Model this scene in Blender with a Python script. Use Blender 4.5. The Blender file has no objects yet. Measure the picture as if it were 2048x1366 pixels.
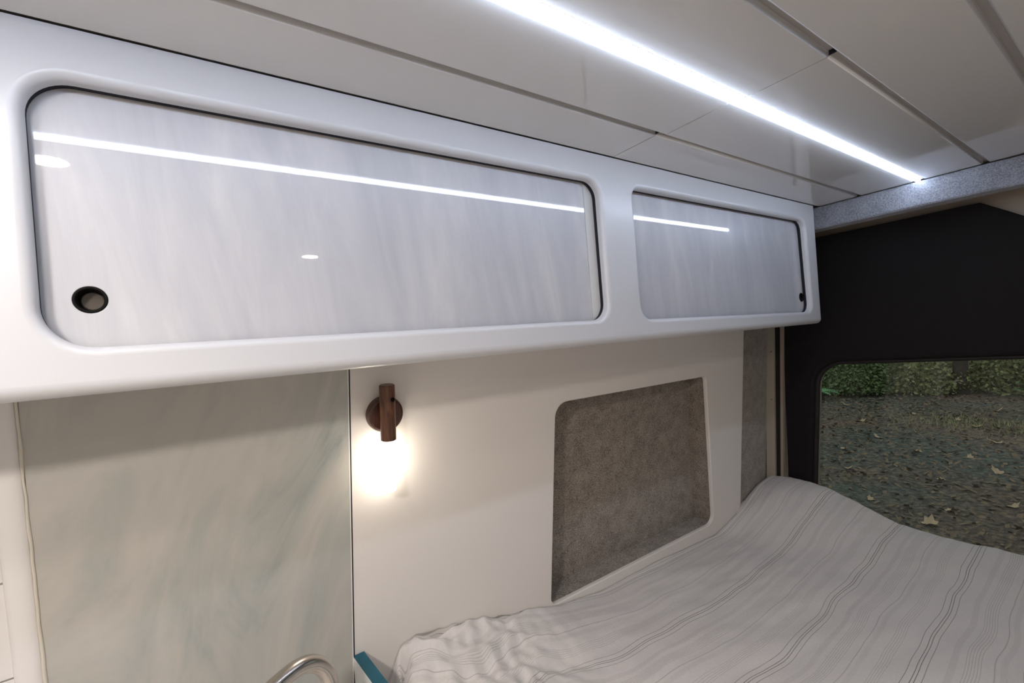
import bpy, bmesh, math, random
from mathutils import Vector, Matrix, noise

# ------------------------------------------------------------------ camera, world, exposure
# The van's own axes: X towards the rear doors, Y towards the side with the cabinets, Z up.
EYE = 1.49                                     # eye height above the van floor
sc = bpy.context.scene
cam_data = bpy.data.cameras.new('camera'); cam = bpy.data.objects.new('camera', cam_data)
sc.collection.objects.link(cam); sc.camera = cam
cam_data.sensor_width = 36.0; cam_data.lens = 36.0 * 900.0 / 2048.0
cam_data.clip_start = 0.02; cam_data.clip_end = 300
cam.matrix_world = Matrix(((0.8216852, 0.0648037, -0.5662455, 0),
                           (-0.5643920, -0.0457909, -0.8242359, 0),
                           (-0.0793424, 0.9968469, -0.0010511, EYE), (0, 0, 0, 1)))
sc.view_settings.view_transform = 'Standard'; sc.view_settings.look = 'None'
sc.view_settings.gamma = 1.0; sc.view_settings.use_curve_mapping = False
sc.view_settings.exposure = 0.38
LED_COL, LED_E = (0.66, 0.78, 1.0), 22.0        # cool strip in the ceiling
PUCK_COL, PUCK_E = (1.0, 0.90, 0.80), 170.0     # round ceiling spots
WARM_COL, WARM_E = (1.0, 0.90, 0.76), 12.0
DOME_COL, DOME_E = (1.0, 0.92, 0.85), 250.0     # unseen round ceiling light, added to cast the cabinet shadow on the wall      # wall lamp
world = bpy.data.worlds.new('world'); sc.world = world; world.use_nodes = True
wn = world.node_tree; wbg = wn.nodes['Background']
wbg.inputs[0].default_value = (0.86, 0.90, 0.88, 1); wbg.inputs[1].default_value = 0.42   # dull overcast dusk sky

# ------------------------------------------------------------------ helpers
C = sc.collection
def sm(a, b, x):
    t = min(1, max(0, (x - a) / (b - a))); return t * t * (3 - 2 * t)
def wall_y(z): return 0.845 - 0.142 * (z + 0.035)          # the side wall leans in towards the roof (z measured from the eye)
def tag(o, label=None, cat=None, group=None, kind=None):
    if label: o['label'] = label
    if cat: o['category'] = cat
    if group: o['group'] = group
    if kind: o['kind'] = kind
    return o
def empty(name, loc):
    o = bpy.data.objects.new(name, None); C.objects.link(o); o.location = (loc[0], loc[1], loc[2] + EYE)
    o.empty_display_size = 0.02; return o
def root_loc(p):
    v = Vector((0, 0, 0))
    while p is not None:
        v += p.location; p = p.parent
    return v
def obj(name, bm, mat, parent=None, smooth=None, origin=None):
    """links a bmesh whose vertices are given relative to the eye; a top-level mesh gets its origin at its base"""
    me = bpy.data.meshes.new(name)
    bmesh.ops.translate(bm, vec=(0, 0, EYE), verts=bm.verts)
    if parent is not None: off = root_loc(parent)
    elif origin: off = Vector((origin[0], origin[1], origin[2] + EYE))
    else:
        xs = [v.co.x for v in bm.verts]; ys = [v.co.y for v in bm.verts]; zs = [v.co.z for v in bm.verts]
        off = Vector(((min(xs) + max(xs)) / 2, (min(ys) + max(ys)) / 2, min(zs)))
    bmesh.ops.translate(bm, vec=-off, verts=bm.verts)
    if smooth is not None:
        for f in bm.faces: f.smooth = smooth
    bm.to_mesh(me); bm.free()
    o = bpy.data.objects.new(name, me); C.objects.link(o)
    me.materials.append(mat)
    if parent is not None: o.parent = parent
    else: o.location = off
    return o
def B(): return bmesh.new()
def box(bm, x0, x1, y0, y1, z0, z1, bev=0.0, seg=2):
    t = bmesh.new()
    bmesh.ops.create_cube(t, size=1)
    for v in t.verts:
        v.co = Vector(((x0 + x1) / 2 + v.co.x * (x1 - x0), (y0 + y1) / 2 + v.co.y * (y1 - y0), (z0 + z1) / 2 + v.co.z * (z1 - z0)))
    if bev > 0:
        bmesh.ops.bevel(t, geom=t.edges[:], offset=bev, segments=seg, profile=0.5, affect='EDGES')
    merge(bm, t); return bm
def merge(bm, t):
    mp = {}
    for v in t.verts: mp[v] = bm.verts.new(v.co)
    for f in t.faces:
        try:
            n = bm.faces.new([mp[v] for v in f.verts]); n.smooth = f.smooth
        except ValueError: pass
    t.free()
def slab(bm, corners, vec):
    """a quad (four corners in order) thickened along vec"""
    a = [bm.verts.new(c) for c in corners]; b = [bm.verts.new(Vector(c) + Vector(vec)) for c in corners]
    bm.faces.new(a); bm.faces.new(b[::-1])
    for i in range(4):
        j = (i + 1) % 4; bm.faces.new((a[j], a[i], b[i], b[j]))
    bmesh.ops.recalc_face_normals(bm, faces=bm.faces); return bm
def tube(bm, pts, radii, seg=20, caps=True):
    rings = []; pts = [Vector(p) for p in pts]
    prev = None
    for i, p in enumerate(pts):
        t = (pts[min(i + 1, len(pts) - 1)] - pts[max(i - 1, 0)]).normalized()
        if prev is None:
            u = t.cross(Vector((0, 1, 0)));  u = u if u.length > .1 else t.cross(Vector((1, 0, 0)))
            u.normalize()
        else: u = (prev - t * prev.dot(t)).normalized()
        prev = u; w = t.cross(u); r = radii[i] if hasattr(radii, '__len__') else radii
        rings.append([bm.verts.new(p + (u * math.cos(a) + w * math.sin(a)) * r) for a in [2 * math.pi * k / seg for k in range(seg)]])
    for a, b in zip(rings, rings[1:]):
        for k in range(seg):
            f = bm.faces.new((a[k], a[(k + 1) % seg], b[(k + 1) % seg], b[k])); f.smooth = True
    if caps: bm.faces.new(rings[0][::-1]); bm.faces.new(rings[-1])
    bmesh.ops.recalc_face_normals(bm, faces=bm.faces)
    return bm
def rpoly(pts, radii, n=8):
    """convex polygon (counter-clockwise) with rounded corners; returns a function giving the outline grown by o"""
    m = len(pts); P = [Vector(p) for p in pts]
    if not hasattr(radii, '__len__'): radii = [radii] * m
    def f(o=0.0):
        out = []
        for i in range(m):
            a, b, c = P[i - 1], P[i], P[(i + 1) % m]
            d1 = (b - a).normalized(); d2 = (c - b).normalized()
            n1 = Vector((d1.y, -d1.x)); n2 = Vector((d2.y, -d2.x))
            ang = math.acos(max(-1, min(1, d1.dot(d2)))); r = radii[i]
            tl = r * math.tan(ang / 2); cen = b - d1 * tl - n1 * r
            a1 = math.atan2(n1.y, n1.x); da = ang
            for k in range(n + 1):
                q = a1 + da * k / n; out.append(cen + Vector((math.cos(q), math.sin(q))) * max(r + o, 0.0) if r > 0 else
                                                 cen + (n1 + n2) / (1 + n1.dot(n2)) * o)
                if r <= 0: break
        return out
    return f
def plate(outer, holes, mp, depth, r_out=0.0, r_hole=0.0, seg=6, back=True, hole_depth=None):
    """a sheet with holes: outer/holes are rpoly functions, mp(u, v, d) maps to space (d = depth behind the face)"""
    bm = bmesh.new(); edges = []; firsts = []
    def loop(pts, d): return [bm.verts.new(mp(p.x, p.y, d)) for p in pts]
    for fn, sgn, r in [(outer, -1, r_out)] + [(h, 1, r_hole) for h in holes]:
        L = loop(fn(sgn * r), 0.0)
        for i in range(len(L)): edges.append(bm.edges.new((L[i], L[(i + 1) % len(L)])))
        firsts.append((L, fn, sgn, r))
    bmesh.ops.triangle_fill(bm, use_beauty=True, use_dissolve=False, edges=edges)
    for f in bm.faces: f.smooth = False
    lasts = []
    for L, fn, sgn, r in firsts:
        cur = L
        steps = [(sgn * r * (1 - math.sin(math.pi / 2 * k / seg)), r * (1 - math.cos(math.pi / 2 * k / seg))) for k in range(1, seg + 1)] if r > 0 else []
        dd = depth if sgn < 0 else (hole_depth or depth)
        for o, d in steps + [(0.0, dd)]:
            N = loop(fn(o), d); sm_ = not (o == 0.0 and d == dd)
            for i in range(len(N)):
                j = (i + 1) % len(N); f = bm.faces.new((cur[i], cur[j], N[j], N[i])); f.smooth = True
            cur = N
        lasts.append(cur)
    if back:
        ed = []
        for L in lasts:
            for i in range(len(L)): ed.append(bm.edges.get((L[i], L[(i + 1) % len(L)])))
        n0 = set(bm.faces); bmesh.ops.triangle_fill(bm, use_beauty=True, use_dissolve=False, edges=ed)
        for f in bm.faces:
            if f not in n0: f.smooth = False
    bmesh.ops.recalc_face_normals(bm, faces=bm.faces)
    return bm
def sharpen(o, ang=35):
    bm = bmesh.new(); bm.from_mesh(o.data)
    for e in bm.edges:
        if len(e.link_faces) == 2 and e.calc_face_angle(0) > math.radians(ang): e.smooth = False
    bm.to_mesh(o.data); bm.free()
    return o

# ------------------------------------------------------------------ materials
def new_mat(name):
    m = bpy.data.materials.new(name); m.use_nodes = True
    return m, m.node_tree, m.node_tree.nodes['Principled BSDF']
def setp(p, **k):
    for a, b in k.items():
        a = a.replace('_', ' ')
        if a in p.inputs: p.inputs[a].default_value = b
def plain(name, col, rough=0.5, metal=0.0, coat=0.0, coat_r=0.05, spec=0.5, bump=0.0, bscale=200, var=0.0, vscale=4):
    m, t, p = new_mat(name)
    setp(p, Base_Color=(*col, 1), Roughness=rough, Metallic=metal, Coat_Weight=coat, Coat_Roughness=coat_r, Specular_IOR_Level=spec)
    tc = t.nodes.new('ShaderNodeTexCoord')
    if var > 0:
        n = t.nodes.new('ShaderNodeTexNoise'); n.inputs['Scale'].default_value = vscale; n.inputs['Detail'].default_value = 4
        t.links.new(tc.outputs['Object'], n.inputs['Vector'])
        mx = t.nodes.new('ShaderNodeMix'); mx.data_type = 'RGBA'
        mx.inputs[6].default_value = (*[c * (1 - var) for c in col], 1); mx.inputs[7].default_value = (*[min(1, c * (1 + var)) for c in col], 1)
        t.links.new(n.outputs['Fac'], mx.inputs[0]); t.links.new(mx.outputs[2], p.inputs['Base Color'])
    if bump > 0:
        n = t.nodes.new('ShaderNodeTexNoise'); n.inputs['Scale'].default_value = bscale
        t.links.new(tc.outputs['Object'], n.inputs['Vector'])
        b = t.nodes.new('ShaderNodeBump'); b.inputs['Strength'].default_value = bump; b.inputs['Distance'].default_value = 0.002
        t.links.new(n.outputs['Fac'], b.inputs['Height']); t.links.new(b.outputs['Normal'], p.inputs['Normal'])
    return m
def emit(name, col, e):
    m, t, p = new_mat(name)
    setp(p, Base_Color=(1, 1, 1, 1), Emission_Color=(*col, 1), Emission_Strength=e, Roughness=0.4)
    return m
def ramp(t, stops):
    r = t.nodes.new('ShaderNodeValToRGB'); e = r.color_ramp.elements
    e[0].position, e[0].color = stops[0][0], (*stops[0][1], 1); e[1].position, e[1].color = stops[-1][0], (*stops[-1][1], 1)
    for s, c in stops[1:-1]:
        x = e.new(s); x.color = (*c, 1)
    return r
def marble(name, stops, rot, scale, rough, coat, streak=6.0, dist=1.5, bump=0.15):
    m, t, p = new_mat(name); tc = t.nodes.new('ShaderNodeTexCoord'); mr = t.nodes.new('ShaderNodeMapping'); mp = t.nodes.new('ShaderNodeMapping')
    mr.inputs['Rotation'].default_value = rot; mp.inputs['Scale'].default_value = scale
    t.links.new(tc.outputs['Object'], mr.inputs['Vector']); t.links.new(mr.outputs['Vector'], mp.inputs['Vector'])
    n = t.nodes.new('ShaderNodeTexNoise'); n.inputs['Scale'].default_value = streak; n.inputs['Detail'].default_value = 7
    n.inputs['Roughness'].default_value = 0.62; n.inputs['Distortion'].default_value = dist
    t.links.new(mp.outputs['Vector'], n.inputs['Vector'])
    r = ramp(t, stops); t.links.new(n.outputs['Fac'], r.inputs['Fac']); t.links.new(r.outputs['Color'], p.inputs['Base Color'])
    b = t.nodes.new('ShaderNodeBump'); b.inputs['Strength'].default_value = bump; b.inputs['Distance'].default_value = 0.0015
    t.links.new(n.outputs['Fac'], b.inputs['Height']); t.links.new(b.outputs['Normal'], p.inputs['Normal'])
    setp(p, Roughness=rough, Coat_Weight=coat, Coat_Roughness=0.02)
    return m
def felt(name, c1, c2):
    m, t, p = new_mat(name); tc = t.nodes.new('ShaderNodeTexCoord')
    n = t.nodes.new('ShaderNodeTexNoise'); n.inputs['Scale'].default_value = 320; n.inputs['Detail'].default_value = 3
    n2 = t.nodes.new('ShaderNodeTexNoise'); n2.inputs['Scale'].default_value = 28; n2.inputs['Detail'].default_value = 5
    for q in (n, n2): t.links.new(tc.outputs['Object'], q.inputs['Vector'])
    ad = t.nodes.new('ShaderNodeMath'); ad.operation = 'MULTIPLY_ADD'; ad.inputs[1].default_value = 0.35
    t.links.new(n2.outputs['Fac'], ad.inputs[0]); t.links.new(n.outputs['Fac'], ad.inputs[2])
    r = ramp(t, [(0.48, c1), (0.86, c2)]); t.links.new(ad.outputs[0], r.inputs['Fac']); t.links.new(r.outputs['Color'], p.inputs['Base Color'])
    b = t.nodes.new('ShaderNodeBump'); b.inputs['Strength'].default_value = 0.5; b.inputs['Distance'].default_value = 0.002
    t.links.new(n.outputs['Fac'], b.inputs['Height']); t.links.new(b.outputs['Normal'], p.inputs['Normal'])
    setp(p, Roughness=1.0, Specular_IOR_Level=0.1, Sheen_Weight=0.3)
    return m
def wood(name, c1, c2):
    m, t, p = new_mat(name); tc = t.nodes.new('ShaderNodeTexCoord'); mp = t.nodes.new('ShaderNodeMapping')
    mp.inputs['Scale'].default_value = (90, 90, 7); t.links.new(tc.outputs['Object'], mp.inputs['Vector'])
    n = t.nodes.new('ShaderNodeTexNoise'); n.inputs['Scale'].default_value = 1.6; n.inputs['Detail'].default_value = 5; n.inputs['Distortion'].default_value = 0.8
    t.links.new(mp.outputs['Vector'], n.inputs['Vector'])
    r = ramp(t, [(0.3, c1), (0.72, c2)]); t.links.new(n.outputs['Fac'], r.inputs['Fac']); t.links.new(r.outputs['Color'], p.inputs['Base Color'])
    setp(p, Roughness=0.42, Coat_Weight=0.15, Coat_Roughness=0.3)
    return m
M = {}
M['cab'] = plain('satin_white_paint', (0.62, 0.62, 0.637), rough=0.32, coat=0.25, coat_r=0.22)
M['panel'] = plain('white_panel_laminate', (0.76, 0.715, 0.67), rough=0.45, coat=0.1, coat_r=0.25)
M['board'] = plain('glossy_white_ceiling_board', (0.74, 0.725, 0.705), rough=0.5, coat=1.0, coat_r=0.035)
M['tongue'] = plain('ceiling_board_tongue', (0.48, 0.455, 0.44), rough=0.5)
M['dark'] = plain('dark_gap', (0.01, 0.011, 0.02), rough=0.8)
M['door'] = marble('polished_pale_marble', [(0.25, (0.45, 0.455, 0.49)), (0.5, (0.53, 0.53, 0.56)), (0.62, (0.58, 0.575, 0.59)), (0.8, (0.68, 0.67, 0.67))],
                   (0, 0.12, 0), (5.5, 1, 1.0), 0.38, 0.9, streak=3.2, dist=0.6, bump=0.05)
M['door_matt'] = marble('matt_pale_marble', [(0.25, (0.55, 0.545, 0.55)), (0.5, (0.62, 0.61, 0.60)), (0.8, (0.70, 0.68, 0.66))],
                   (0, 0, 0), (5.5, 1, 1.0), 0.5, 0.0, streak=3.2, dist=0.6, bump=0.05)
M['splash'] = marble('green_grey_marble', [(0.28, (0.27, 0.29, 0.27)), (0.42, (0.385, 0.39, 0.36)), (0.52, (0.445, 0.43, 0.39)), (0.75, (0.52, 0.495, 0.45))],
                     (0, -0.36, 0), (3.2, 1, 1.15), 0.42, 0.2, streak=2.3, dist=0.9, bump=0.12)
M['felt'] = felt('grey_carpet_lining', (0.115, 0.093, 0.077), (0.40, 0.345, 0.29))
M['felt_led_tint'] = felt('led_tinted_carpet_lining', (0.17, 0.175, 0.20), (0.36, 0.37, 0.41))  # beam lining: the strip light's blue cast is mixed into its colour
M['black'] = plain('black_plastic', (0.004, 0.0035, 0.003), rough=0.6, spec=0.12)
M['cup'] = plain('dark_smoked_plastic', (0.10, 0.085, 0.07), rough=0.18, coat=0.6)
M['door_trim'] = plain('dark_charcoal_trim', (0.0105, 0.009, 0.0095), rough=0.7, bump=0.25, bscale=300, spec=0.15)
M['rubber'] = plain('black_rubber_seal', (0.008, 0.006, 0.004), rough=0.7)
M['tan'] = plain('painted_van_body', (0.33, 0.27, 0.21), rough=0.4, var=0.1)
M['jamb'] = plain('pale_door_jamb', (0.40, 0.355, 0.28), rough=0.45, var=0.06)
M['walnut'] = wood('dark_walnut', (0.055, 0.018, 0.009), (0.17, 0.068, 0.03))
M['walnut_base'] = wood('darker_walnut', (0.045, 0.014, 0.008), (0.105, 0.035, 0.018))
M['nickel'] = plain('brushed_nickel', (0.60, 0.55, 0.50), rough=0.24, metal=1.0)
M['teal'] = plain('teal_edge_band', (0.003, 0.088, 0.130), rough=0.5, var=0.25, vscale=60)
M['tile'] = plain('white_wall_tile', (0.74, 0.71, 0.69), rough=0.25, coat=0.4, var=0.06, vscale=8)
M['white'] = plain('white_trim', (0.76, 0.73, 0.71), rough=0.4)
M['bead'] = plain('cream_sealant', (0.62, 0.575, 0.49), rough=0.5)
M['edge'] = plain('pale_marble_edge', (0.78, 0.77, 0.74), rough=0.4)
M['wallin'] = plain('opposite_wall_lining', (0.80, 0.76, 0.71), rough=0.6)
M['floor'] = plain('floor_vinyl', (0.52, 0.46, 0.39), rough=0.5, var=0.15)
M['counter'] = plain('pale_worktop', (0.62, 0.59, 0.55), rough=0.4, var=0.05)
M['mattress'] = plain('mattress_fabric', (0.5, 0.48, 0.46), rough=0.9)
M['led'] = emit('strip_light_diffuser', LED_COL, LED_E)
M['puck'] = emit('spot_light_diffuser', PUCK_COL, PUCK_E)
M['dome'] = emit('added_dome_diffuser', DOME_COL, DOME_E)
M['globe'] = emit('warm_lit_acrylic', WARM_COL, WARM_E)
# glass
m, t, p = new_mat('window_glass'); setp(p, Base_Color=(0.86, 0.93, 0.90, 1), Roughness=0.0, Transmission_Weight=1.0, IOR=1.33); M['glass'] = m
# striped crinkled cotton
def cloth_mat():
    m, t, p = new_mat('striped_cotton'); uv = t.nodes.new('ShaderNodeUVMap'); uv.uv_map = 'UVMap'
    sep = t.nodes.new('ShaderNodeSeparateXYZ'); t.links.new(uv.outputs['UV'], sep.inputs[0])
    def math_(op, a, b=None, c=None):
        n = t.nodes.new('ShaderNodeMath'); n.operation = op
        for i, v in enumerate((a, b, c)):
            if v is None: continue
            if isinstance(v, (int, float)): n.inputs[i].default_value = v
            else: t.links.new(v, n.inputs[i])
        return n.outputs[0]
    V = sep.outputs['Y']
    per = 0.196
    fr = math_('MULTIPLY', math_('FRACT', math_('DIVIDE', math_('ADD', V, 0.080), per)), per)       # metres within one stripe repeat
    tot = None
    # four dark pencil lines, then a band of hair lines, a plain soft band, another band of hair lines
    lines = [(0.008, 0.00062, 0.7), (0.0175, 0.00068, 0.85), (0.0225, 0.00068, 0.85), (0.034, 0.00062, 0.7)]
    lines += [(0.062 + 0.0042 * i, 0.0005, 0.30) for i in range(5)]
    lines += [(0.104, 0.0048, 0.09), (0.116, 0.0010, 0.35)]
    lines += [(0.134 + 0.0042 * i, 0.0005, 0.34) for i in range(6)]
    lines += [(0.172, 0.0055, 0.11)]
    for c0, w, s in lines:
        d = math_('ABSOLUTE', math_('SUBTRACT', fr, c0))
        k = math_('MULTIPLY', math_('LESS_THAN', d, w), s)
        tot = k if tot is None else math_('MAXIMUM', tot, k)
    wv = t.nodes.new('ShaderNodeTexWave'); wv.wave_type = 'BANDS'; wv.bands_direction = 'X'
    wv.inputs['Scale'].default_value = 150; wv.inputs['Distortion'].default_value = 1.0
    t.links.new(uv.outputs['UV'], wv.inputs['Vector'])
    nz = t.nodes.new('ShaderNodeTexNoise'); nz.inputs['Scale'].default_value = 180; nz.inputs['Detail'].default_value = 4
    t.links.new(uv.outputs['UV'], nz.inputs['Vector'])
    mx = t.nodes.new('ShaderNodeMix'); mx.data_type = 'RGBA'; mx.inputs[6].default_value = (0.68, 0.64, 0.61, 1); mx.inputs[7].default_value = (0.17, 0.15, 0.14, 1)
    t.links.new(tot, mx.inputs[0])
    n2 = t.nodes.new('ShaderNodeMix'); n2.data_type = 'RGBA'; n2.blend_type = 'MULTIPLY'; n2.inputs[0].default_value = 0.25
    t.links.new(mx.outputs[2], n2.inputs[6]); t.links.new(nz.outputs['Color'], n2.inputs[7])
    r = ramp(t, [(0.35, (0.80, 0.80, 0.80)), (0.65, (1, 1, 1))]); t.links.new(nz.outputs['Fac'], r.inputs['Fac'])
    t.links.new(r.outputs['Color'], n2.inputs[7]); t.links.new(n2.outputs[2], p.inputs['Base Color'])
    hsum = math_('ADD', math_('MULTIPLY', wv.outputs['Fac'], 0.25), nz.outputs['Fac'])
    b = t.nodes.new('ShaderNodeBump'); b.inputs['Strength'].default_value = 0.35; b.inputs['Distance'].default_value = 0.0012
    t.links.new(hsum, b.inputs['Height']); t.links.new(b.outputs['Normal'], p.inputs['Normal'])
    setp(p, Roughness=0.95, Specular_IOR_Level=0.15, Sheen_Weight=0.15)
    return m
M['cloth'] = cloth_mat()
def ground_mat():
    m, t, p = new_mat('gravel_and_litter'); tc = t.nodes.new('ShaderNodeTexCoord')
    def nz(s, d=6, r=0.65):
        n = t.nodes.new('ShaderNodeTexNoise'); n.inputs['Scale'].default_value = s; n.inputs['Detail'].default_value = d; n.inputs['Roughness'].default_value = r
        t.links.new(tc.outputs['Object'], n.inputs['Vector']); return n
    big, fine = nz(0.30, 3), nz(13, 8, 0.8)
    r1 = ramp(t, [(0.42, (0.085, 0.105, 0.09)), (0.60, (0.15, 0.11, 0.085))]); t.links.new(big.outputs['Fac'], r1.inputs['Fac'])
    r2 = ramp(t, [(0.38, (0.15, 0.15, 0.15)), (0.5, (0.8, 0.8, 0.8)), (0.64, (2.2, 2.0, 1.8))]); t.links.new(fine.outputs['Fac'], r2.inputs['Fac'])
    mx = t.nodes.new('ShaderNodeMix'); mx.data_type = 'RGBA'; mx.blend_type = 'MULTIPLY'; mx.inputs[0].default_value = 1
    t.links.new(r1.outputs['Color'], mx.inputs[6]); t.links.new(r2.outputs['Color'], mx.inputs[7]); t.links.new(mx.outputs[2], p.inputs['Base Color'])
    b = t.nodes.new('ShaderNodeBump'); b.inputs['Strength'].default_value = 0.8; b.inputs['Distance'].default_value = 0.03
    t.links.new(fine.outputs['Fac'], b.inputs['Height']); t.links.new(b.outputs['Normal'], p.inputs['Normal'])
    setp(p, Roughness=0.9)
    return m
M['ground'] = ground_mat()
M['leaf_tan'] = plain('dry_leaf', (0.46, 0.345, 0.22), rough=0.8, var=0.3, vscale=20)
M['litter'] = plain('leaf_litter', (0.20, 0.145, 0.095), rough=0.9, var=0.85, vscale=14)
M['shrub_a'] = plain('shrub_leaf_olive', (0.29, 0.31, 0.14), rough=0.6, var=0.6, vscale=9)
M['shrub_b'] = plain('shrub_leaf_green', (0.18, 0.25, 0.11), rough=0.6, var=0.6, vscale=9)
M['fern'] = plain('fern_green', (0.20, 0.48, 0.22), rough=0.5, var=0.4, vscale=9)
M['bark'] = plain('bark', (0.075, 0.06, 0.045), rough=0.9, var=0.5, vscale=12, bump=0.6, bscale=30)

# ------------------------------------------------------------------ the van's shell
ZC = 0.373                                     # underside of the ceiling boards, from the eye
XR = 1.738                                     # where the boards stop at the rear roof beam
tag(obj('floor', box(B(), -2.2, 1.95, -1.0, 1.12, -1.55, -1.49), M['floor']), kind='structure')
ceil_root = tag(obj('ceiling', box(B(), -2.2, 1.95, -1.0, 1.10, ZC + 0.0085, ZC + 0.05), M['tongue']), kind='structure')
w = B(); slab(w, [(-2.2, wall_y(-1.55) + .085, -1.55), (1.95, wall_y(-1.55) + .085, -1.55), (1.95, wall_y(.42) + .085, .42), (-2.2, wall_y(.42) + .085, .42)], (0, .05, 0))
tag(obj('wall_left', w, M['felt']), kind='structure')
tag(obj('wall_right', box(B(), -2.2, 1.95, -1.05, -1.0, -1.55, 0.42), M['wallin']), kind='structure')
tag(obj('wall_front', box(B(), -2.25, -2.2, -1.05, 1.12, -1.55, 0.42), M['wallin']), kind='structure')

# ceiling boards: long planks with rounded edges, a cross joint near X = 0.75 in those by the cabinet
def board(y0, y1, x0, x1):
    bm = B(); r = 0.0035; prof = []
    for k in range(5):
        a = math.pi / 2 * k / 4; prof.append((y0 + r - r * math.cos(a), ZC + r - r * math.sin(a)))
    for k in range(5):
        a = math.pi / 2 * k / 4; prof.append((y1 - r + r * math.sin(a), ZC + r - r * math.cos(a)))
    prof += [(y1, ZC + .010), (y0, ZC + .010)]
    xs = [x0 + .0012, x1 - .0012]
    A = [bm.verts.new((xs[0], y, z)) for y, z in prof]; D = [bm.verts.new((xs[1], y, z)) for y, z in prof]
    n = len(prof)
    for i in range(n):
        j = (i + 1) % n; f = bm.faces.new((A[i], A[j], D[j], D[i])); f.smooth = i not in (4,) and i < 9
    bm.faces.new(A[::-1]); bm.faces.new(D); bmesh.ops.recalc_face_normals(bm, faces=bm.faces)
    return bm
edges_y = [(0.5365, 0.648, 0.740), (0.3985, 0.5285, 0.757), (0.2570, 0.3775, 0.768)]
for y0, y1, xj in edges_y:
    obj('ceiling_board', board(y0, y1, -2.18, xj), M['board'], ceil_root)
    obj('ceiling_board', board(y0, y1, xj, XR), M['board'], ceil_root)
yy = 0.2475
while yy > -0.95:
    obj('ceiling_board', board(max(yy - 0.1295, -0.99), yy, -2.18, XR), M['board'], ceil_root); yy -= 0.1395
tg = B()
for y0, y1, xj in edges_y[:]:
    box(tg, xj - .00115, xj + .00115, y0 - .009, y1 + 0.001, ZC + .0020, ZC + .0086)
obj('joint_gap', tg, M['dark'], ceil_root)

# felt-covered roof beam across the rear
bm = B(); n = 24; top = []; rows = []
for i in range(n + 1):
    y = -0.86 + 1.66 * i / n; arch = 0.0070 * min(1, max(0, (0.25 - y) / 0.3))
    z1 = 0.3715 - arch * 1.3; z0 = 0.2990 - arch
    rows.append([bm.verts.new(c) for c in [(1.741, y, z1), (1.7395, y, z1 - .004), (1.7395, y, z0 + .005), (1.743, y, z0), (1.80, y, z0), (1.80, y, z1)]])
for a, b in zip(rows, rows[1:]):
    for k in range(6):
        f = bm.faces.new((a[k], a[(k + 1) % 6], b[(k + 1) % 6], b[k]))
bm.faces.new(rows[0]); bm.faces.new(rows[-1][::-1]); bmesh.ops.recalc_face_normals(bm, faces=bm.faces)
tag(obj('roof_beam', bm, M['felt_led_tint']), 'grey felt-covered roof beam crossing the van behind the ceiling boards', 'beam')

# ------------------------------------------------------------------ lights in the ceiling
led = tag(empty('strip_light', (-0.2, 0.388, ZC)), 'long cool white strip light recessed between the ceiling boards', 'light')
bm = B(); n = 8; rr = 0.0052
A, D = [], []
for k in range(n + 1):
    a = math.pi * k / n; y = 0.388 + math.cos(a) * rr; z = ZC + .0015 - math.sin(a) * 0.0082
    A.append(bm.verts.new((-2.1, y, z))); D.append(bm.verts.new((1.733, y, z)))
for k in range(n): f = bm.faces.new((A[k], A[k + 1], D[k + 1], D[k])); f.smooth = True
bm.faces.new(A[::-1]); bm.faces.new(D)
f = bm.faces.new((A[0], D[0], D[-1], A[-1])); bmesh.ops.recalc_face_normals(bm, faces=bm.faces)
obj('diffuser', bm, M['led'], led)
bm = B(); box(bm, -2.1, 1.736, 0.379, 0.397, ZC + .0020, ZC + .0080); obj('channel', bm, M['white'], led)
def puck(x, y, label):
    t = tag(empty('ceiling_spotlight', (x, y, ZC)), label, 'light')
    bm = B(); r = 0.026; tube(bm, [(x, y, ZC - .0045), (x, y, ZC - .0015)], r, 32); obj('diffuser', bm, M['puck'], t)
    fr = plate(rpoly([(r + .009, -r - .009), (r + .009, r + .009), (-r - .009, r + .009), (-r - .009, -r - .009)], r + .0089, 8),
               [rpoly([(r, -r), (r, r), (-r, r), (-r, -r)], r - .0001, 8)], lambda u, v, d: (x + u, y + v, ZC - .0055 + d), .005, .002, 0)
    obj('ring', fr, M['white'], t)
puck(-0.195, 0.292, 'round ceiling spotlight nearest the cabinet, mirrored in the upper left of its long door')
puck(0.344, -0.404, 'round ceiling spotlight mirrored in the middle of the long cabinet door')
dm = tag(empty('added_ceiling_light', (-0.50, -0.095, ZC)), 'unseen round ceiling light added over the galley behind the camera', 'light')
bm = B(); tube(bm, [(-0.50, -0.095, ZC - .012), (-0.50, -0.095, ZC - .009), (-0.50, -0.095, ZC - .001)], [.058, .066, .066], 40); obj('diffuser', bm, M['dome'], dm)
bm = B(); tube(bm, [(-0.50, -0.095, ZC - .006), (-0.50, -0.095, ZC - .0002)], .074, 40); obj('ring', bm, M['white'], dm)

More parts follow.
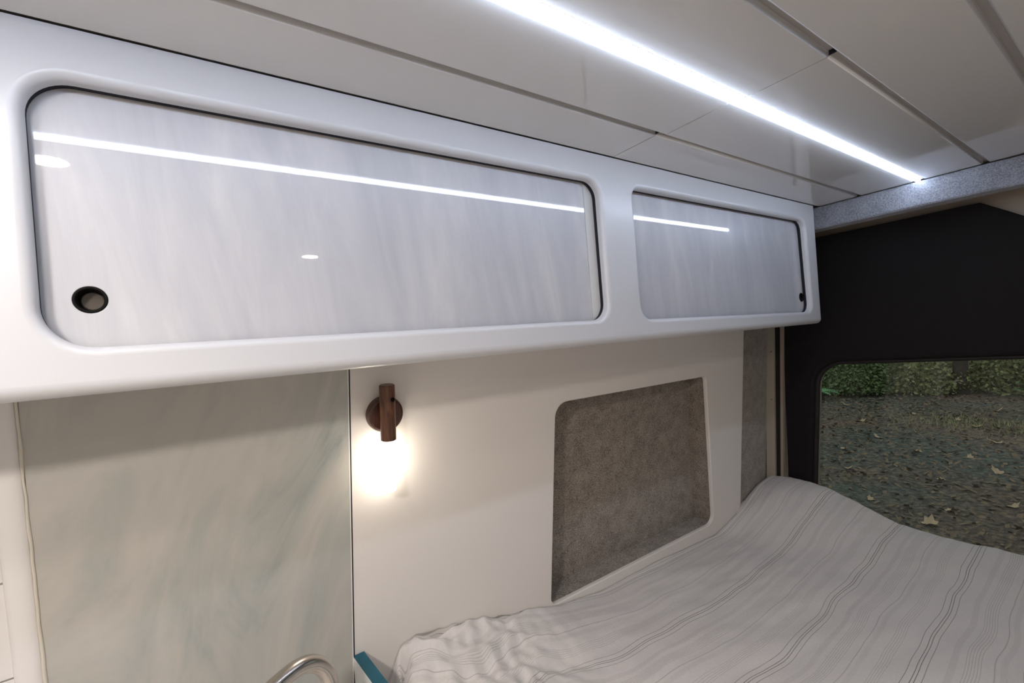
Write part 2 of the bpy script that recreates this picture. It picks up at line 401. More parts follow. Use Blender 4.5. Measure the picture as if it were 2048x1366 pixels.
# ------------------------------------------------------------------ overhead cabinet
D0 = 0.65
cab = tag(empty('overhead_cabinet', (0.5, 0.74, -0.022)), 'long white moulded overhead cabinet with two recessed marble doors under the ceiling', 'cabinet')
mp_front = lambda u, v, d: (u, D0 + d, v)
o1 = rpoly([(-0.137, 0.0300), (0.697, 0.0310), (0.697, 0.3180), (-0.137, 0.3180)], [0.045, 0.036, 0.034, 0.040], 12)
o2 = rpoly([(0.801, 0.0270), (1.640, 0.0210), (1.634, 0.3180), (0.801, 0.3180)], [0.034, 0.030, 0.032, 0.022], 12)
outer = rpoly([(-0.62, -0.0215), (1.7085, -0.0190), (1.7085, 0.3728), (-0.62, 0.3728)], [0.02, 0.016, 0.004, 0.004], 8)
def fascia():
    bm = bmesh.new(); edges = []
    def loop(pts, d): return [bm.verts.new((p.x, D0 + d, p.y)) for p in pts]
    R = 0.0150
    firsts = []
    for fn, sgn, r in [(outer, -1, R), (o1, 1, .0095), (o2, 1, .0095)]:
        pts = fn(sgn * r)
        if sgn < 0:   # the top edge meets the ceiling square, only the bottom and end roll over
            pts = [Vector((p.x, 0.3728 if p.y > 0.33 else p.y)) for p in pts]
        L = loop(pts, 0.0)
        for i in range(len(L)): edges.append(bm.edges.new((L[i], L[(i + 1) % len(L)])))
        firsts.append((L, fn, sgn, r))
    bmesh.ops.triangle_fill(bm, use_beauty=True, use_dissolve=False, edges=edges)
    for L, fn, sgn, r in firsts:
        cur = L; seg = 8
        steps = [(sgn * r * (1 - math.sin(math.pi / 2 * k / seg)), r * (1 - math.cos(math.pi / 2 * k / seg))) for k in range(1, seg + 1)]
        for o, d in steps + [(0.0, 0.19 if sgn < 0 else 0.0160)]:
            pts = fn(o)
            if sgn < 0: pts = [Vector((p.x, 0.3728 if p.y > 0.33 else p.y)) for p in pts]
            N = loop(pts, d)
            if sgn < 0 and d > .1:
                for v in N: v.co.y = wall_y(v.co.z) - 0.001
            for i in range(len(N)):
                j = (i + 1) % len(N); f = bm.faces.new((cur[i], cur[j], N[j], N[i])); f.smooth = True
            cur = N
    bmesh.ops.recalc_face_normals(bm, faces=bm.faces)
    return bm
fo = sharpen(obj('cabinet_body', fascia(), M['cab'], cab), 40)
DY = 0.6755
def cab_door(x0, x1, hole_c, hole_r, rnd, label):
    o = rpoly([(x0, 0.008), (x1, 0.008), (x1, 0.345), (x0, 0.345)], 0.02, 4)
    h = rpoly([(hole_c[0] + a, hole_c[1] + b) for a, b in ((-hole_r, -hole_r), (hole_r, -hole_r), (hole_r, hole_r), (-hole_r, hole_r))], hole_r - 1e-5, 8)
    bm = plate(o, [h], lambda u, v, d: (u, DY + d, v), 0.016, rnd, 0.0008, 6)
    d = sharpen(obj('door', bm, M['door'], cab), 30); d['label'] = label
    # finger pull: black rim, dark sleeve and a smoked cup at the bottom of the hole
    cx, cz = hole_c
    bm = B(); n = 36; prof = [(hole_r - .0002, -.0004), (hole_r - .0015, -.0012), (hole_r - .003, -.0002), (hole_r - .0035, .003), (hole_r - .004, .020), (0, .020)]
    rings = []
    for r, dd in prof:
        rings.append([bm.verts.new((cx + r * math.cos(2 * math.pi * k / n), DY + dd, cz + r * math.sin(2 * math.pi * k / n))) for k in range(n)] if r > 0 else None)
    for a, b in zip(rings, rings[1:]):
        if b is None: bm.faces.new(a); break
        for k in range(n): f = bm.faces.new((a[k], a[(k + 1) % n], b[(k + 1) % n], b[k])); f.smooth = True
    bmesh.ops.recalc_face_normals(bm, faces=bm.faces)
    fp = obj('finger_pull', bm, M['black'], d)
    bm = B(); tube(bm, [(cx, DY + .0196, cz), (cx, DY + .0150, cz), (cx, DY + .0136, cz)], [hole_r * .74, hole_r * .74, hole_r * .62], 32)
    obj('latch_button', bm, M['cup'], d)
    return d
cab_door(-0.20, 0.6725, (-0.099, 0.084), 0.0150, 0.0006, 'long pale marble door with its finger pull at the lower left')
cab_door(0.765, 1.675, (1.628, 0.071), 0.0150, 0.0006, 'shorter pale marble door with its finger pull at the lower right')
for op in (o1, o2):
    bm = plate(lambda k=0, op=op: op(k + 0.008), [lambda k=0, op=op: op(k + 0.0010)], lambda u, v, d: (u, D0 + 0.0158 + d, v), 0.0092, 0, 0)
    obj('shadow_gap_ring', bm, M['dark'], cab)  # dark ring standing in for the shadow gap between opening and door
bm = B(); box(bm, 0.6735, 0.735, DY, DY + .016, 0.008, 0.345, .0008); tag(obj('door_end_standin', bm, M['door_matt'], cab), 'added matt strip standing in for the rolled right end of the long door')  # added pale matt strip, ends the light's reflection where the door edge rolls
bm = B(); box(bm, 1.7080, 1.7125, 0.668, 0.680, 0.185, 0.207, 0.002); o = obj('hinge_plug', bm, M['black'], cab)
bm = B(); box(bm, -0.61, 1.695, 0.700, 0.703, -0.010, 0.368); obj('inner_back', bm, M['dark'], cab)

# ------------------------------------------------------------------ side wall lining: bedside panel with a felt niche
wp = tag(empty('bedside_wall_panel', (1.0, 0.95, -1.1)), 'white wall panel beside the bed with a rounded felt-lined niche', 'wall panel')
mpw = lambda u, v, d: (u, wall_y(v) + d, v)
po = rpoly([(0.1935, -1.10), (1.655, -1.10), (1.566, 0.02), (0.2190, 0.02)], 0.0, 4)
niche = rpoly([(0.7030, -0.694), (1.4480, -0.694), (1.3520, -0.163), (0.7090, -0.160)], [0.022, 0.030, 0.018, 0.038], 10)
bm = plate(po, [niche], mpw, 0.012, 0.0, 0.003, 4)
sharpen(obj('panel_sheet', bm, M['panel'], wp), 35)
ni = rpoly([(0.697, -0.6955), (1.4500, -0.6955), (1.3545, -0.160), (0.704, -0.156)], 0.0, 4)
bm = B(); F = [bm.verts.new(mpw(p.x, p.y, 0.0118)) for p in ni(0)]; K = [bm.verts.new(mpw(p.x, p.y, 0.080)) for p in ni(0)]
bm.faces.new(K)
for i in range(4):
    j = (i + 1) % 4; bm.faces.new((F[i], F[j], K[j], K[i]))
bmesh.ops.recalc_face_normals(bm, faces=bm.faces); bmesh.ops.reverse_faces(bm, faces=bm.faces)
tag(obj('niche_lining', bm, M['felt'], wp), 'grey-brown felt lining of the niche')

# marble splashback
sb = tag(empty('splashback', (0.0, 0.93, -0.64)), 'grey-green marble splashback panel below the cabinet left of the wall lamp', 'splashback')
bm = B(); a = [(-0.199, 0.0), (0.2150, 0.0), (0.2000, -0.66), (-0.2130, -0.66)]
slab(bm, [mpw(x, z, -0.004) for x, z in a], (0, 0.014, 0)); obj('marble_sheet', bm, M['splash'], sb)
bm = B(); slab(bm, [mpw(x, z, -0.0042) for x, z in [(0.2132, 0.0), (0.2150, 0.0), (0.2000, -0.66), (0.1982, -0.66)]], (0, 0.012, 0))
obj('edge', bm, M['edge'], sb)
bm = B(); slab(bm, [mpw(x, z, -0.0005) for x, z in [(0.2150, 0.0), (0.2178, 0.0), (0.2028, -0.66), (0.2000, -0.66)]], (0, 0.012, 0))
obj('joint', bm, M['dark'], sb)

# white half-round corner post, with a cream sealant bead against the marble
cp = tag(empty('corner_post', (-0.22, 0.93, -0.70)), 'white rounded corner post at the left end of the marble splashback', 'post')
bm = B(); n = 10; A = []; D_ = []
for k in range(n + 1):
    a = math.pi * k / n
    A.append(bm.verts.new(mpw(-0.2165 - 0.0150 * math.cos(a) * 1.0, 0.0, -0.0080 * math.sin(a))))
    D_.append(bm.verts.new(mpw(-0.2260 - 0.0145 * math.cos(a), -0.66, -0.0080 * math.sin(a))))
for k in range(n): f = bm.faces.new((A[k], D_[k], D_[k + 1], A[k + 1])); f.smooth = True
bmesh.ops.recalc_face_normals(bm, faces=bm.faces); obj('post_face', bm, M['white'], cp)
bm = B(); random.seed(3)
pts = [(-0.2005 - 0.010 * k / 30 + random.uniform(-.0006, .0006), -0.66 * k / 30) for k in range(31)]
tube(bm, [mpw(x - .0006, z, -0.0045) for x, z in pts], [0.0015 + 0.0012 * k / 30 + random.uniform(-.0004, .0004) for k in range(31)], 8)
obj('sealant_bead', bm, M['bead'], cp)
# tiled wall at the far left: two tiles seen
tw = tag(empty('tiled_wall', (-0.34, 0.93, -0.70)), 'white tiled wall strip left of the corner post', 'wall')
bm = B(); slab(bm, [mpw(x, z, 0.004) for x, z in [(-0.60, 0.0), (-0.228, 0.0), (-0.236, -0.66), (-0.60, -0.66)]], (0, .01, 0)); obj('grout', bm, M['edge'], tw)
for z0, z1 in ((0.0, -0.128), (-0.130, -0.262), (-0.2645, -0.396), (-0.3985, -0.53), (-0.5325, -0.66)):
    for x0, x1 in ((-0.365, -0.2305), (-0.60, -0.3675)):
        bm = B(); slab(bm, [mpw(x, z, -0.001) for x, z in [(x0, z0), (x1 - .008 * (-z0) / .66 * 1.0, z0), (x1 - .008 * (-z1) / .66, z1), (x0, z1)]], (0, .006, 0))
        bmesh.ops.bevel(bm, geom=bm.edges[:], offset=0.0012, segments=2, affect='EDGES'); obj('tile', bm, M['tile'], tw)

# ------------------------------------------------------------------ rear corner: felt pillar, jambs, seals
bm = B(); slab(bm, [(1.560, wall_y(0.05) + .004, 0.05), (1.852, 0.892, 0.05), (1.852, 0.965, -0.76), (1.640, wall_y(-.76) + .0125, -0.76)], (0, 0.02, 0))
tag(obj('pillar_lining', bm, M['felt']), 'grey felt-covered rear pillar between the white wall panel and the door jamb', 'pillar')
jt = tag(empty('door_jamb', (1.87, 0.92, -1.49)), 'pale painted door jamb with a black seal beside the dark rear door', 'door jamb')
def strip(y0t, y1t, y0b, y1b, x, th, mat, name, zt=0.36, zb=-1.45):
    # y at z=-.112 and z=-.62, extrapolated along the height
    def yy(a, b, z): return a + (b - a) * (z + .112) / (-.508)
    bm = B(); slab(bm, [(x, yy(y0t, y0b, zt), zt), (x, yy(y1t, y1b, zt), zt), (x, yy(y1t, y1b, zb), zb), (x, yy(y0t, y0b, zb), zb)], (th, 0, 0))
    return obj(name, bm, mat, jt)
strip(0.912, 0.8815, 0.948, 0.914, 1.850, 0.03, M['jamb'], 'jamb_plate')
strip(0.8815, 0.858, 0.914, 0.894, 1.862, 0.02, M['rubber'], 'seal')
strip(0.858, 0.848, 0.894, 0.884, 1.851, 0.02, M['tan'], 'inner_lip')
for z in (-0.120, -0.31):
    bm = B(); y = 0.891 + (-0.112 - z) * 0.07; tube(bm, [(1.8485, y, z), (1.8512, y, z)], 0.0022, 10); obj('screw', bm, M['walnut_base'], jt)
bm = B(); slab(bm, [(1.8815, .905, .3), (1.8815, 1.2, .3), (1.8815, 1.2, -1.49), (1.8815, .94, -1.49)], (.05, 0, 0)); tag(obj('trim_1', bm, M['tan']), kind='structure')
# roof header behind the beam
tag(obj('wall_rear', box(B(), 1.925, 1.99, -1.02, 1.12, 0.16, 0.42), M['tan']), kind='structure')

# ------------------------------------------------------------------ rear doors with windows
GX = 1.905
def rear_door(name, wname, ys, sign):
    """ys: (hinge edge, meeting edge); built in mirrored halves"""
    y1, y0 = ys
    a, b = (y0, y1) if y0 < y1 else (y1, y0)
    win_hi, win_lo = 0.788, 0.13
    def Y(u): return u * sign
    # skin
    so = rpoly([(0.004, -1.45), (0.905, -1.45), (0.870, 0.40), (0.004, 0.40)], 0.0)
    wh = rpoly([(win_lo, -0.87), (win_hi + .012, -0.87), (win_hi - .052, -0.176), (win_lo, -0.158)], [0.08, 0.08, 0.085, 0.085], 10)
    def shape(r, grow=0): return lambda o=0: r(o + grow)
    bm = plate(so, [shape(wh, .006)], lambda u, v, d: (1.889 + d, Y(u), v), 0.030, 0, 0)
    dr = tag(obj(name, bm, M['tan']), kind='structure')
    to = rpoly([(0.008, -1.43), (0.885, -1.43), (0.872, -0.62), (0.838, 0.20), (0.833, 0.2900), (0.2890, 0.2930), (0.008, 0.084)], [0, 0, 0, 0, .012, .012, 0], 5)
    bm = plate(to, [shape(wh, .010)], lambda u, v, d: (1.864 + d, Y(u), v), 0.0245, 0.003, 0.014, 6)
    sharpen(obj('door_trim', bm, M['door_trim'], dr), 35)
    # raised inner frame round the window
    bm = plate(shape(wh, .010), [wh], lambda u, v, d: (1.876 + d, Y(u), v), 0.013, 0, 0.006, 5)
    sharpen(obj('window_surround', bm, M['rubber'], dr), 35)
    bm = plate(shape(wh, .004), [], lambda u, v, d: (GX + d, Y(u), v), 0.004)
    g = tag(obj(wname, bm, M['glass']), kind='structure')
    return dr
rear_door('door_1', 'window_1', (0.905, 0.0), 1)
rear_door('door_2', 'window_2', (-0.905, 0.0), -1)

# ------------------------------------------------------------------ wall lamp
lampx = 0.274
def lw(x, z, out): return Vector((x, wall_y(z) - out, z))
lamp = tag(empty('wall_lamp', (lampx, 0.85, -0.28)), 'lit wall lamp of dark walnut with a glowing tube, left of the niche', 'lamp')
nrm = Vector((0, -1, -0.142)).normalized()
bm = B(); c = Vector((0.2775, wall_y(-0.1165), -0.1165)); cc = []
tube(bm, [c, c + nrm * .010, c + nrm * .0155, c + nrm * .0172], [.0345, .0345, .0325, .029], 40); sharpen(obj('wall_plate', bm, M['walnut_base'], lamp), 30)
ax = Vector((0, 0.142, -1)).normalized(); ctr = Vector((lampx, wall_y(-.112) - .0335, -.112))
bm = B(); top = ctr - ax * .0525; bot = ctr + ax * .0525
tube(bm, [top + ax * .0, top + ax * .0015, bot - ax * .0015, bot], [.0128, .0142, .0142, .0128], 32); sharpen(obj('handle', bm, M['walnut'], lamp), 30)
bm = B(); b0 = top + ax * .028 + Vector((0.0052, -.0128, 0)); dirn = Vector((0.38, -0.92, 0)).normalized()
tube(bm, [b0, b0 + dirn * .0022], [.0044, .0040], 16); obj('switch_button', bm, M['black'], lamp)
bm = B(); g1 = bot + ax * .098
tube(bm, [bot, g1 - ax * .003, g1], [.0122, .0122, .0100], 24); obj('glowing_tube', bm, M['globe'], lamp)

# ------------------------------------------------------------------ galley: worktop, faucet, teal-edged divider
gal = tag(empty('galley_unit', (-0.2, 0.6, -1.49)), 'white kitchen unit under the marble splashback', 'cabinet')
bm = B(); box(bm, -1.2, 0.19, 0.36, 0.945, -1.49, -0.70, .003); obj('cabinet_carcass', bm, M['cab'], gal)
tag(obj('worktop', box(B(), -1.2, 0.194, 0.345, 0.925, -0.70, -0.662, .004), M['counter']), 'pale kitchen worktop carrying the curved faucet', 'worktop')
fa = tag(empty('faucet', (0.02, 0.70, -0.662)), 'brushed nickel gooseneck faucet in front of the marble splashback', 'faucet')
cxy = Vector((0.074, 0.742)); dirp = Vector((0.86, 0.51)).normalized(); R = 0.067; zc = -0.5205
pts = []
pts.append(Vector((cxy.x + dirp.x * R, cxy.y + dirp.y * R, -0.662)));
for k in range(6): pts.append(Vector((cxy.x + dirp.x * R, cxy.y + dirp.y * R, -0.655 + (zc + .655) * (k + 1) / 6)))
for k in range(1, 33):
    a = math.pi * k / 32; rx = R if a < math.pi / 2 else R * 2.1
    pts.append(Vector((cxy.x + dirp.x * rx * math.cos(a), cxy.y + dirp.y * rx * math.cos(a), zc + R * math.sin(a))))
pts.append(pts[-1] - Vector((0, 0, .02)))
bm = B(); tube(bm, pts, 0.0122, 28); obj('spout', bm, M['nickel'], fa)
e = pts[-1]; bm = B(); tube(bm, [e, e - Vector((0, 0, .002)), e - Vector((0, 0, .03)), e - Vector((0, 0, .032))], [.0122, .0140, .0140, .0118], 28); obj('spray_head', bm, M['nickel'], fa)
b_ = pts[0]; bm = B(); tube(bm, [b_, b_ + Vector((0, 0, .03)), b_ + Vector((0, 0, .035))], [.021, .021, .0112], 28); obj('base_collar', bm, M['nickel'], fa)
dv = tag(empty('divider_board', (0.215, 0.65, -1.49)), 'upright white divider board with a teal top edge, at the foot of the bed', 'board')
bm = B(); q = [(0.2015, 0.9215), (0.2225, 0.9215), (0.262, 0.42), (0.241, 0.42)]
A = [(x, y, -1.49) for x, y in q]; bm = B()
slab(bm, [(x, y, -0.5865) for x, y in q], (0, 0, -0.905)); obj('board_panel', bm, M['edge'], dv)
bm = B(); slab(bm, [(x + (.0012 if i in (0, 3) else 0), y, -0.5830) for i, (x, y) in enumerate(q)], (0, 0, -.0035)); tag(obj('edge_band', bm, M['teal'], dv), 'teal edge band')

# ------------------------------------------------------------------ bed
bp = tag(obj('bed', box(B(), 0.30, 1.84, -0.95, 0.90, -1.49, -0.98, .004), M['wallin']), 'raised bed platform under the mattress', 'bed')
tag(obj('mattress', box(B(), 0.29, 1.845, -0.94, 0.925, -0.98, -0.775, .02, 4), M['mattress']), 'thick mattress hidden under the striped cover', 'mattress')
def interp(tab, x):
    if x <= tab[0][0]: return tab[0][1]
    for (a, b), (c, d) in zip(tab, tab[1:]):
        if x <= c: return b + (d - b) * (x - a) / (c - a)
    return tab[-1][1]
WALLZ = [(0.24, -0.66), (0.279, -0.632), (0.301, -0.618), (0.329, -0.612), (0.386, -0.624), (0.448, -0.631), (0.543, -0.662), (0.633, -0.680), (0.732, -0.702),
         (0.881, -0.720), (1.10, -0.727), (1.367, -0.741), (1.617, -0.738), (1.717, -0.735), (1.79, -0.705), (1.85, -0.625)]
REARZ = [(0.0, -0.730), (0.257, -0.710), (0.408, -0.706), (0.527, -0.694), (0.663, -0.648), (0.789, -0.617), (0.859, -0.612), (0.925, -0.618), (0.96, -0.645)]
def cover_h(x, y):
    base = -0.735
    near_wall = sm(0.70, 0.93, y)
    h = base + (interp(WALLZ, x) - base) * near_wall * (1 - sm(1.60, 1.80, x))
    if x < 0.75:   # the bunched-up foot end spreads further from the wall
        h = max(h, base + (0.075 * (1 - sm(0.30, 0.72, x))) * sm(0.2, 0.85, y))
    h += (interp(REARZ, y) - base) * sm(1.44, 1.84, x) * (1.0 if y < .93 else 1)
    # broad waves and crinkle
    h += 0.010 * noise.noise(Vector((x * 2.6, y * 5.0, 1.3))) + 0.0055 * noise.noise(Vector((x * 7, y * 17, 4.1)))
    h += 0.0016 * noise.noise(Vector((x * 16, y * 48, 8.8)))
    k = (1 - sm(0.42, 0.75, x)) * sm(0.55, 0.80, y)
    if k > 0:
        q = abs(noise.noise(Vector((x * 9, y * 22, 2.2))))
        h += k * (0.030 * (0.35 - q) + 0.010 * noise.noise(Vector((x * 40, y * 34, 5))))
    h -= 0.045 * 1.4 * math.exp(-(((x - 0.2965) / 0.009) ** 2 + ((y - 0.906) / 0.010) ** 2))
    return h
def cover():
    bm = bmesh.new(); uvl = bm.loops.layers.uv.new('UVMap'); NX, NY = 420, 400
    x0, x1, y0, y1 = 0.266, 1.852, -0.93, 0.962; G = []; UV = {}
    for j in range(NY + 1):
        tj = j / NY; v = y0 + (y1 - y0) * (1 - (1 - tj) ** 1.7); row = []
        for i in range(NX + 1):
            u = x0 + (x1 - x0) * i / NX
            # the cloth is dragged sideways in places, which bends its stripes
            wy = 0.022 * noise.noise(Vector((u * 2.4, v * 2.2, 7.7))) + 0.0075 * noise.noise(Vector((u * 9.5, v * 6, 3.1)))
            k = (1 - sm(0.45, 0.95, u)) * sm(0.35, 0.8, v)
            wy += k * (0.05 * noise.noise(Vector((u * 6, v * 7, 9.9))) - 0.03)
            wx = 0.010 * noise.noise(Vector((u * 3, v * 4, 15.0)))
            z = cover_h(u, v)
            if u < 0.30:   # drape over the foot end
                z -= (1 - sm(0.262, 0.30, u)) * (0.05 + 0.10 * (1 - sm(0.7, .93, v)))
            yv = min(v, wall_y(z) - 0.002 - 0.0 * v) if u < 1.60 else min(v, wall_y(z) + (0.012 if u < 1.66 else 0.006))
            if v > y1 - 0.012: z -= 0.002
            vert = bm.verts.new((min(u + wx * sm(x0, x0 + .1, u) * (1 - sm(x1 - .1, x1, u)) + 0.008 * (1 - sm(x0, x0 + .08, u)) * noise.noise(Vector((0, v * 14, 0))), 1.853), yv, z))
            UV[vert] = (u, v + wy); row.append(vert)
        G.append(row)
    # rear hem drops behind the edge
    row_extra = []
    for j in range(NY + 1):
        p = G[j][-1]; q = bm.verts.new((1.857, p.co.y, p.co.z - 0.012)); UV[q] = (UV[p][0] + .012, UV[p][1]); G[j].append(q)
        q2 = bm.verts.new((1.855, p.co.y, p.co.z - 0.10)); UV[q2] = (UV[p][0] + .1, UV[p][1]); G[j].append(q2)
    for a, b in zip(G, G[1:]):
        for i in range(len(a) - 1):
            f = bm.faces.new((a[i], a[i + 1], b[i + 1], b[i])); f.smooth = True
            for l in f.loops: l[uvl].uv = UV[l.vert]
    return bm
tag(obj('bed_cover', cover(), M['cloth']), 'crinkled off-white cotton bed cover with thin grey stripes', 'bed cover')

# ------------------------------------------------------------------ outdoors behind the rear window
GZ = -2.05
random.seed(11)
gm = B(); NG = 140
def gz(x, y):
    i = (x - 2.2) * NG / 58; j = (y + 28) * NG / 56
    return GZ + 0.04 * noise.noise(Vector((i * .17, j * .17, 0))) + 0.25 * sm(13.5, 24, x)
vs = [[gm.verts.new((2.2 + 58 * i / NG, -28 + 56 * j / NG, gz(2.2 + 58 * i / NG, -28 + 56 * j / NG))) for j in range(NG + 1)] for i in range(NG + 1)]
for i in range(NG):
    for j in range(NG): f = gm.faces.new((vs[i][j], vs[i][j + 1], vs[i + 1][j + 1], vs[i + 1][j])); f.smooth = True
bmesh.ops.recalc_face_normals(gm, faces=gm.faces)
tag(obj('ground', gm, M['ground']), kind='structure')
lt = B()
for i in range(15000):
    x = 2.6 + 11.6 * random.random() ** .8; y = -3.5 + 10.5 * random.random(); s = random.uniform(.010, .050); a = random.random() * 6.28
    z = gz(x, y) + random.uniform(0.004, .018); u = Vector((math.cos(a), math.sin(a), random.uniform(-.7, .7))) * s; v = Vector((-math.sin(a), math.cos(a), random.uniform(-.8, .8))) * s * .5
    c = Vector((x, y, z)); ps = [lt.verts.new(c + d) for d in (-u, -v, u, v)]; lt.faces.new(ps)
tag(obj('leaf_litter', lt, M['litter']), 'brown leaf litter and twigs scattered over the gravel', 'leaf litter', kind='stuff')
gr = B()
for i in range(700):
    x = random.gauss(10.8, .4); y = random.gauss(2.0, .55); h = random.uniform(.03, .09); a = random.random() * 6.28; z = gz(x, y)
    tip = Vector((x + h * .7 * math.cos(a), y + h * .7 * math.sin(a), z + h)); w = Vector((-math.sin(a), math.cos(a), 0)) * .007; b0 = Vector((x, y, z - .002))
    gr.faces.new([gr.verts.new(b0 - w), gr.verts.new(b0 + w), gr.verts.new(tip)])
tag(obj('grass', gr, M['shrub_a']), 'thin patch of short grass growing in the gravel outside the window', 'grass', kind='stuff')
def leaf_mesh():
    bm = B(); ang = [0, 22, 45, 68, 95, 120, 150, 180, 210, 240, 265, 292, 315, 338]; rad = [1, .72, .9, .62, .85, .6, .6, .5, .6, .6, .85, .62, .9, .7]
    c = bm.verts.new((0, 0, 0.012)); ring = []
    for a, r in zip(ang, rad):
        q = math.radians(a); ring.append(bm.verts.new((r * .075 * math.cos(q), r * .075 * math.sin(q), 0.034 * r * r * (1 + .7 * math.sin(2 * q + 1)))))
    for i in range(len(ring)): f = bm.faces.new((c, ring[i], ring[(i + 1) % len(ring)])); f.smooth = True
    tube(bm, [(-.015, 0, .010), (-.06, .006, .012)], .0018, 5)
    return bm
first = None
LEAVES = [(6.14, 1.32, 1.0), (5.64, 1.38, 1.15), (8.42, 2.13, 1.1), (7.2, 1.62, .8), (9.6, 1.5, 1.2), (6.6, .98, .9), (7.9, 1.25, 1.0), (5.45, 2.05, .8),
          (9.0, 2.75, 1.1), (10.2, 3.4, 1.2), (11.3, 2.9, 1.3), (8.0, 2.9, .8), (7.0, 2.5, .8), (10.6, 1.9, 1.1), (11.9, 4.2, 1.3), (9.4, 3.7, .9), (6.9, .75, .9),
          (8.8, 1.0, 1.1), (5.2, 1.0, .8), (12.3, 1.9, 1.2), (10.9, 4.4, 1.0), (4.7, 1.6, .6), (6.0, 1.95, .6), (7.5, 2.15, .6), (8.5, 1.6, .7), (11.0, 2.2, .9)]
for i, (x, y, s) in enumerate(LEAVES):
    if first is None:
        o = obj('fallen_leaf', leaf_mesh(), M['leaf_tan'], origin=(0, 0, 0)); first = o; bpy_me = o.data
    else:
        o = first.copy(); C.objects.link(o)
    o.location = (x, y, gz(x, y) + EYE + 0.004); o.scale = (s * 1.15, s * 0.95, s * 1.3); o.rotation_euler = (random.uniform(-.25, .25), random.uniform(-.25, .25), random.random() * 6.28)
    if i < 3:
        tag(o, ['curled tan leaf on the gravel near the bed cover, upper right of two', 'curled tan leaf on the gravel near the bed cover, lower left of two',
                'single pale tan leaf on the gravel near the middle of the rear window'][i], 'leaf', 'fallen leaves outside the window'); continue
    tag(o, 'dry tan leaf lying on the gravel outside the rear window', 'leaf', 'fallen leaves outside the window')
def shrub(x, y, w, h, n, mat, name, label, seed, leaf=(.03, .085)):
    random.seed(seed); t = tag(empty(name, (x, y, GZ)), label, 'shrub' if name != 'fern' else 'fern')
    bm = B()
    for i in range(n):
        a = random.random() * 6.28; ph = math.acos(random.uniform(0, 1)); r = random.uniform(.55, 1) ** .6
        wob = 1 + .35 * noise.noise(Vector((math.cos(a) * 2 + seed, math.sin(a) * 2, ph * 2)))
        c = Vector((x + w * r * wob * math.sin(ph) * math.cos(a), y + w * r * wob * math.sin(ph) * math.sin(a), GZ + .04 + h * r * wob * math.cos(ph)))
        s = random.uniform(*leaf); d = Vector((random.gauss(0, 1), random.gauss(0, 1), random.gauss(0, .6) - .3)).normalized(); e = d.cross(Vector((random.gauss(0, 1), random.gauss(0, 1), random.gauss(0, 1)))).normalized() * s * .32
        ps = [bm.verts.new(c), bm.verts.new(c + d * s * .5 + e), bm.verts.new(c + d * s), bm.verts.new(c + d * s * .5 - e)]
        bm.faces.new(ps)
    obj('foliage', bm, mat, t)
    st = B()
    for k in range(7):
        a = k * .9; tube(st, [(x, y, GZ), (x + .3 * w * math.cos(a), y + .3 * w * math.sin(a), GZ + .4 * h), (x + .6 * w * math.cos(a), y + .6 * w * math.sin(a), GZ + .8 * h)], [.02, .014, .006], 6)
    obj('stems', st, M['bark'], t)
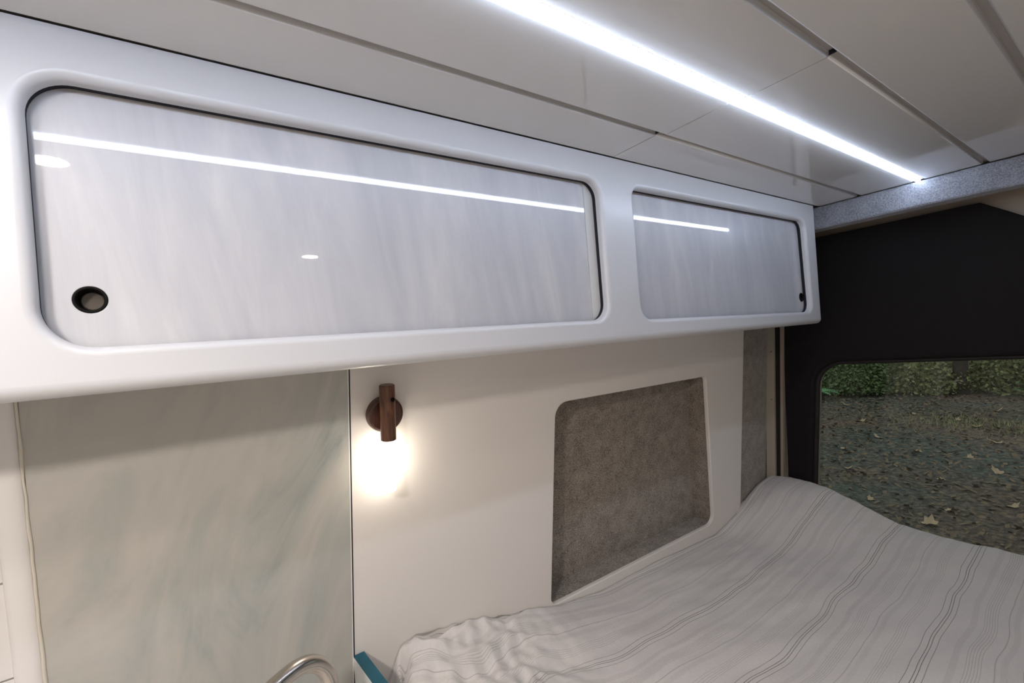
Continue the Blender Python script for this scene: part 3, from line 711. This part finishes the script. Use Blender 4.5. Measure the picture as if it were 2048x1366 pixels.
SH = [(13.6, 6.3, 1.1, 1.5, 'a', 'olive green shrub at the far left of the window view'),
      (14.2, 4.9, 1.0, 1.25, 'b', 'leafy green shrub just behind the bright fern'),
      (15.0, 3.7, 1.1, 1.1, 'a', 'low olive shrub left of the thin tree trunk'),
      (15.6, 1.9, 1.2, 1.35, 'a', 'olive shrub right of the thin tree trunk'),
      (14.6, 0.6, 1.1, 1.2, 'b', 'green shrub at the right end of the window view'),
      (18.0, 7.0, 2.0, 2.4, 'b', 'tall dark green bush in the back row, leftmost'),
      (19.5, 4.6, 2.0, 2.2, 'b', 'tall dark green bush in the back row, second from left'),
      (20.0, 2.4, 2.0, 2.4, 'a', 'tall olive bush in the back row behind the trunk'),
      (19.0, 0.2, 2.0, 2.2, 'b', 'tall green bush in the back row, rightmost')]
for i, (x, y, w, h, k, lab) in enumerate(SH):
    shrub(x, y, w, h, 11000 if x < 17 else 9000, M['shrub_a' if k == 'a' else 'shrub_b'], 'shrub', lab, 20 + i, (.03, .11) if x < 17 else (.08, .22))
# fern with arching fronds
fn = tag(empty('fern', (12.6, 5.15, GZ)), 'bright green fern with arching fronds at the edge of the gravel', 'fern')
for k in range(11):
    a = k * 6.28 / 11 + .2; L = .62; bm = B()
    P = [Vector((12.6 + L * s * math.cos(a) * .9, 5.15 + L * s * math.sin(a) * .9, GZ + .05 + .55 * s - .42 * s * s)) for s in [q / 12 for q in range(13)]]
    tube(bm, P, .005, 5); side = Vector((-math.sin(a), math.cos(a), 0))
    for q in range(1, 13):
        ln = .13 * math.sin(math.pi * min(1, (q + 1.5) / 14)) + .02
        for sgn in (-1, 1):
            d = (side * sgn + (P[q] - P[q - 1]).normalized() * .35).normalized(); wd = (P[q] - P[q - 1]) * .42
            bm.faces.new([bm.verts.new(P[q] - wd), bm.verts.new(P[q] + d * ln), bm.verts.new(P[q] + wd)])
    obj('frond', bm, M['fern'], fn)
tr = tag(empty('tree', (14.5, 2.78, GZ)), 'thin dark tree trunk standing among the shrubs outside', 'tree')
bm = B(); tube(bm, [(14.5 + .03 * math.sin(k), 2.78 + .03 * math.cos(k * 1.3), GZ - .02 + k * .55) for k in range(9)], [.17, .135, .125, .12, .115, .11, .10, .09, .08], 14); obj('trunk', bm, M['bark'], tr)
bm = B(); random.seed(5)
for i in range(2600):
    c = Vector((14.5 + random.gauss(0, .9), 2.78 + random.gauss(0, .9), GZ + 4.4 + random.gauss(0, .6))); s = random.uniform(.06, .16)
    d = Vector((random.gauss(0, 1), random.gauss(0, 1), random.gauss(0, 1))).normalized(); e = d.orthogonal().normalized() * s * .4
    bm.faces.new([bm.verts.new(c), bm.verts.new(c + d * s * .5 + e), bm.verts.new(c + d * s), bm.verts.new(c + d * s * .5 - e)])
obj('foliage', bm, M['shrub_b'], tr)
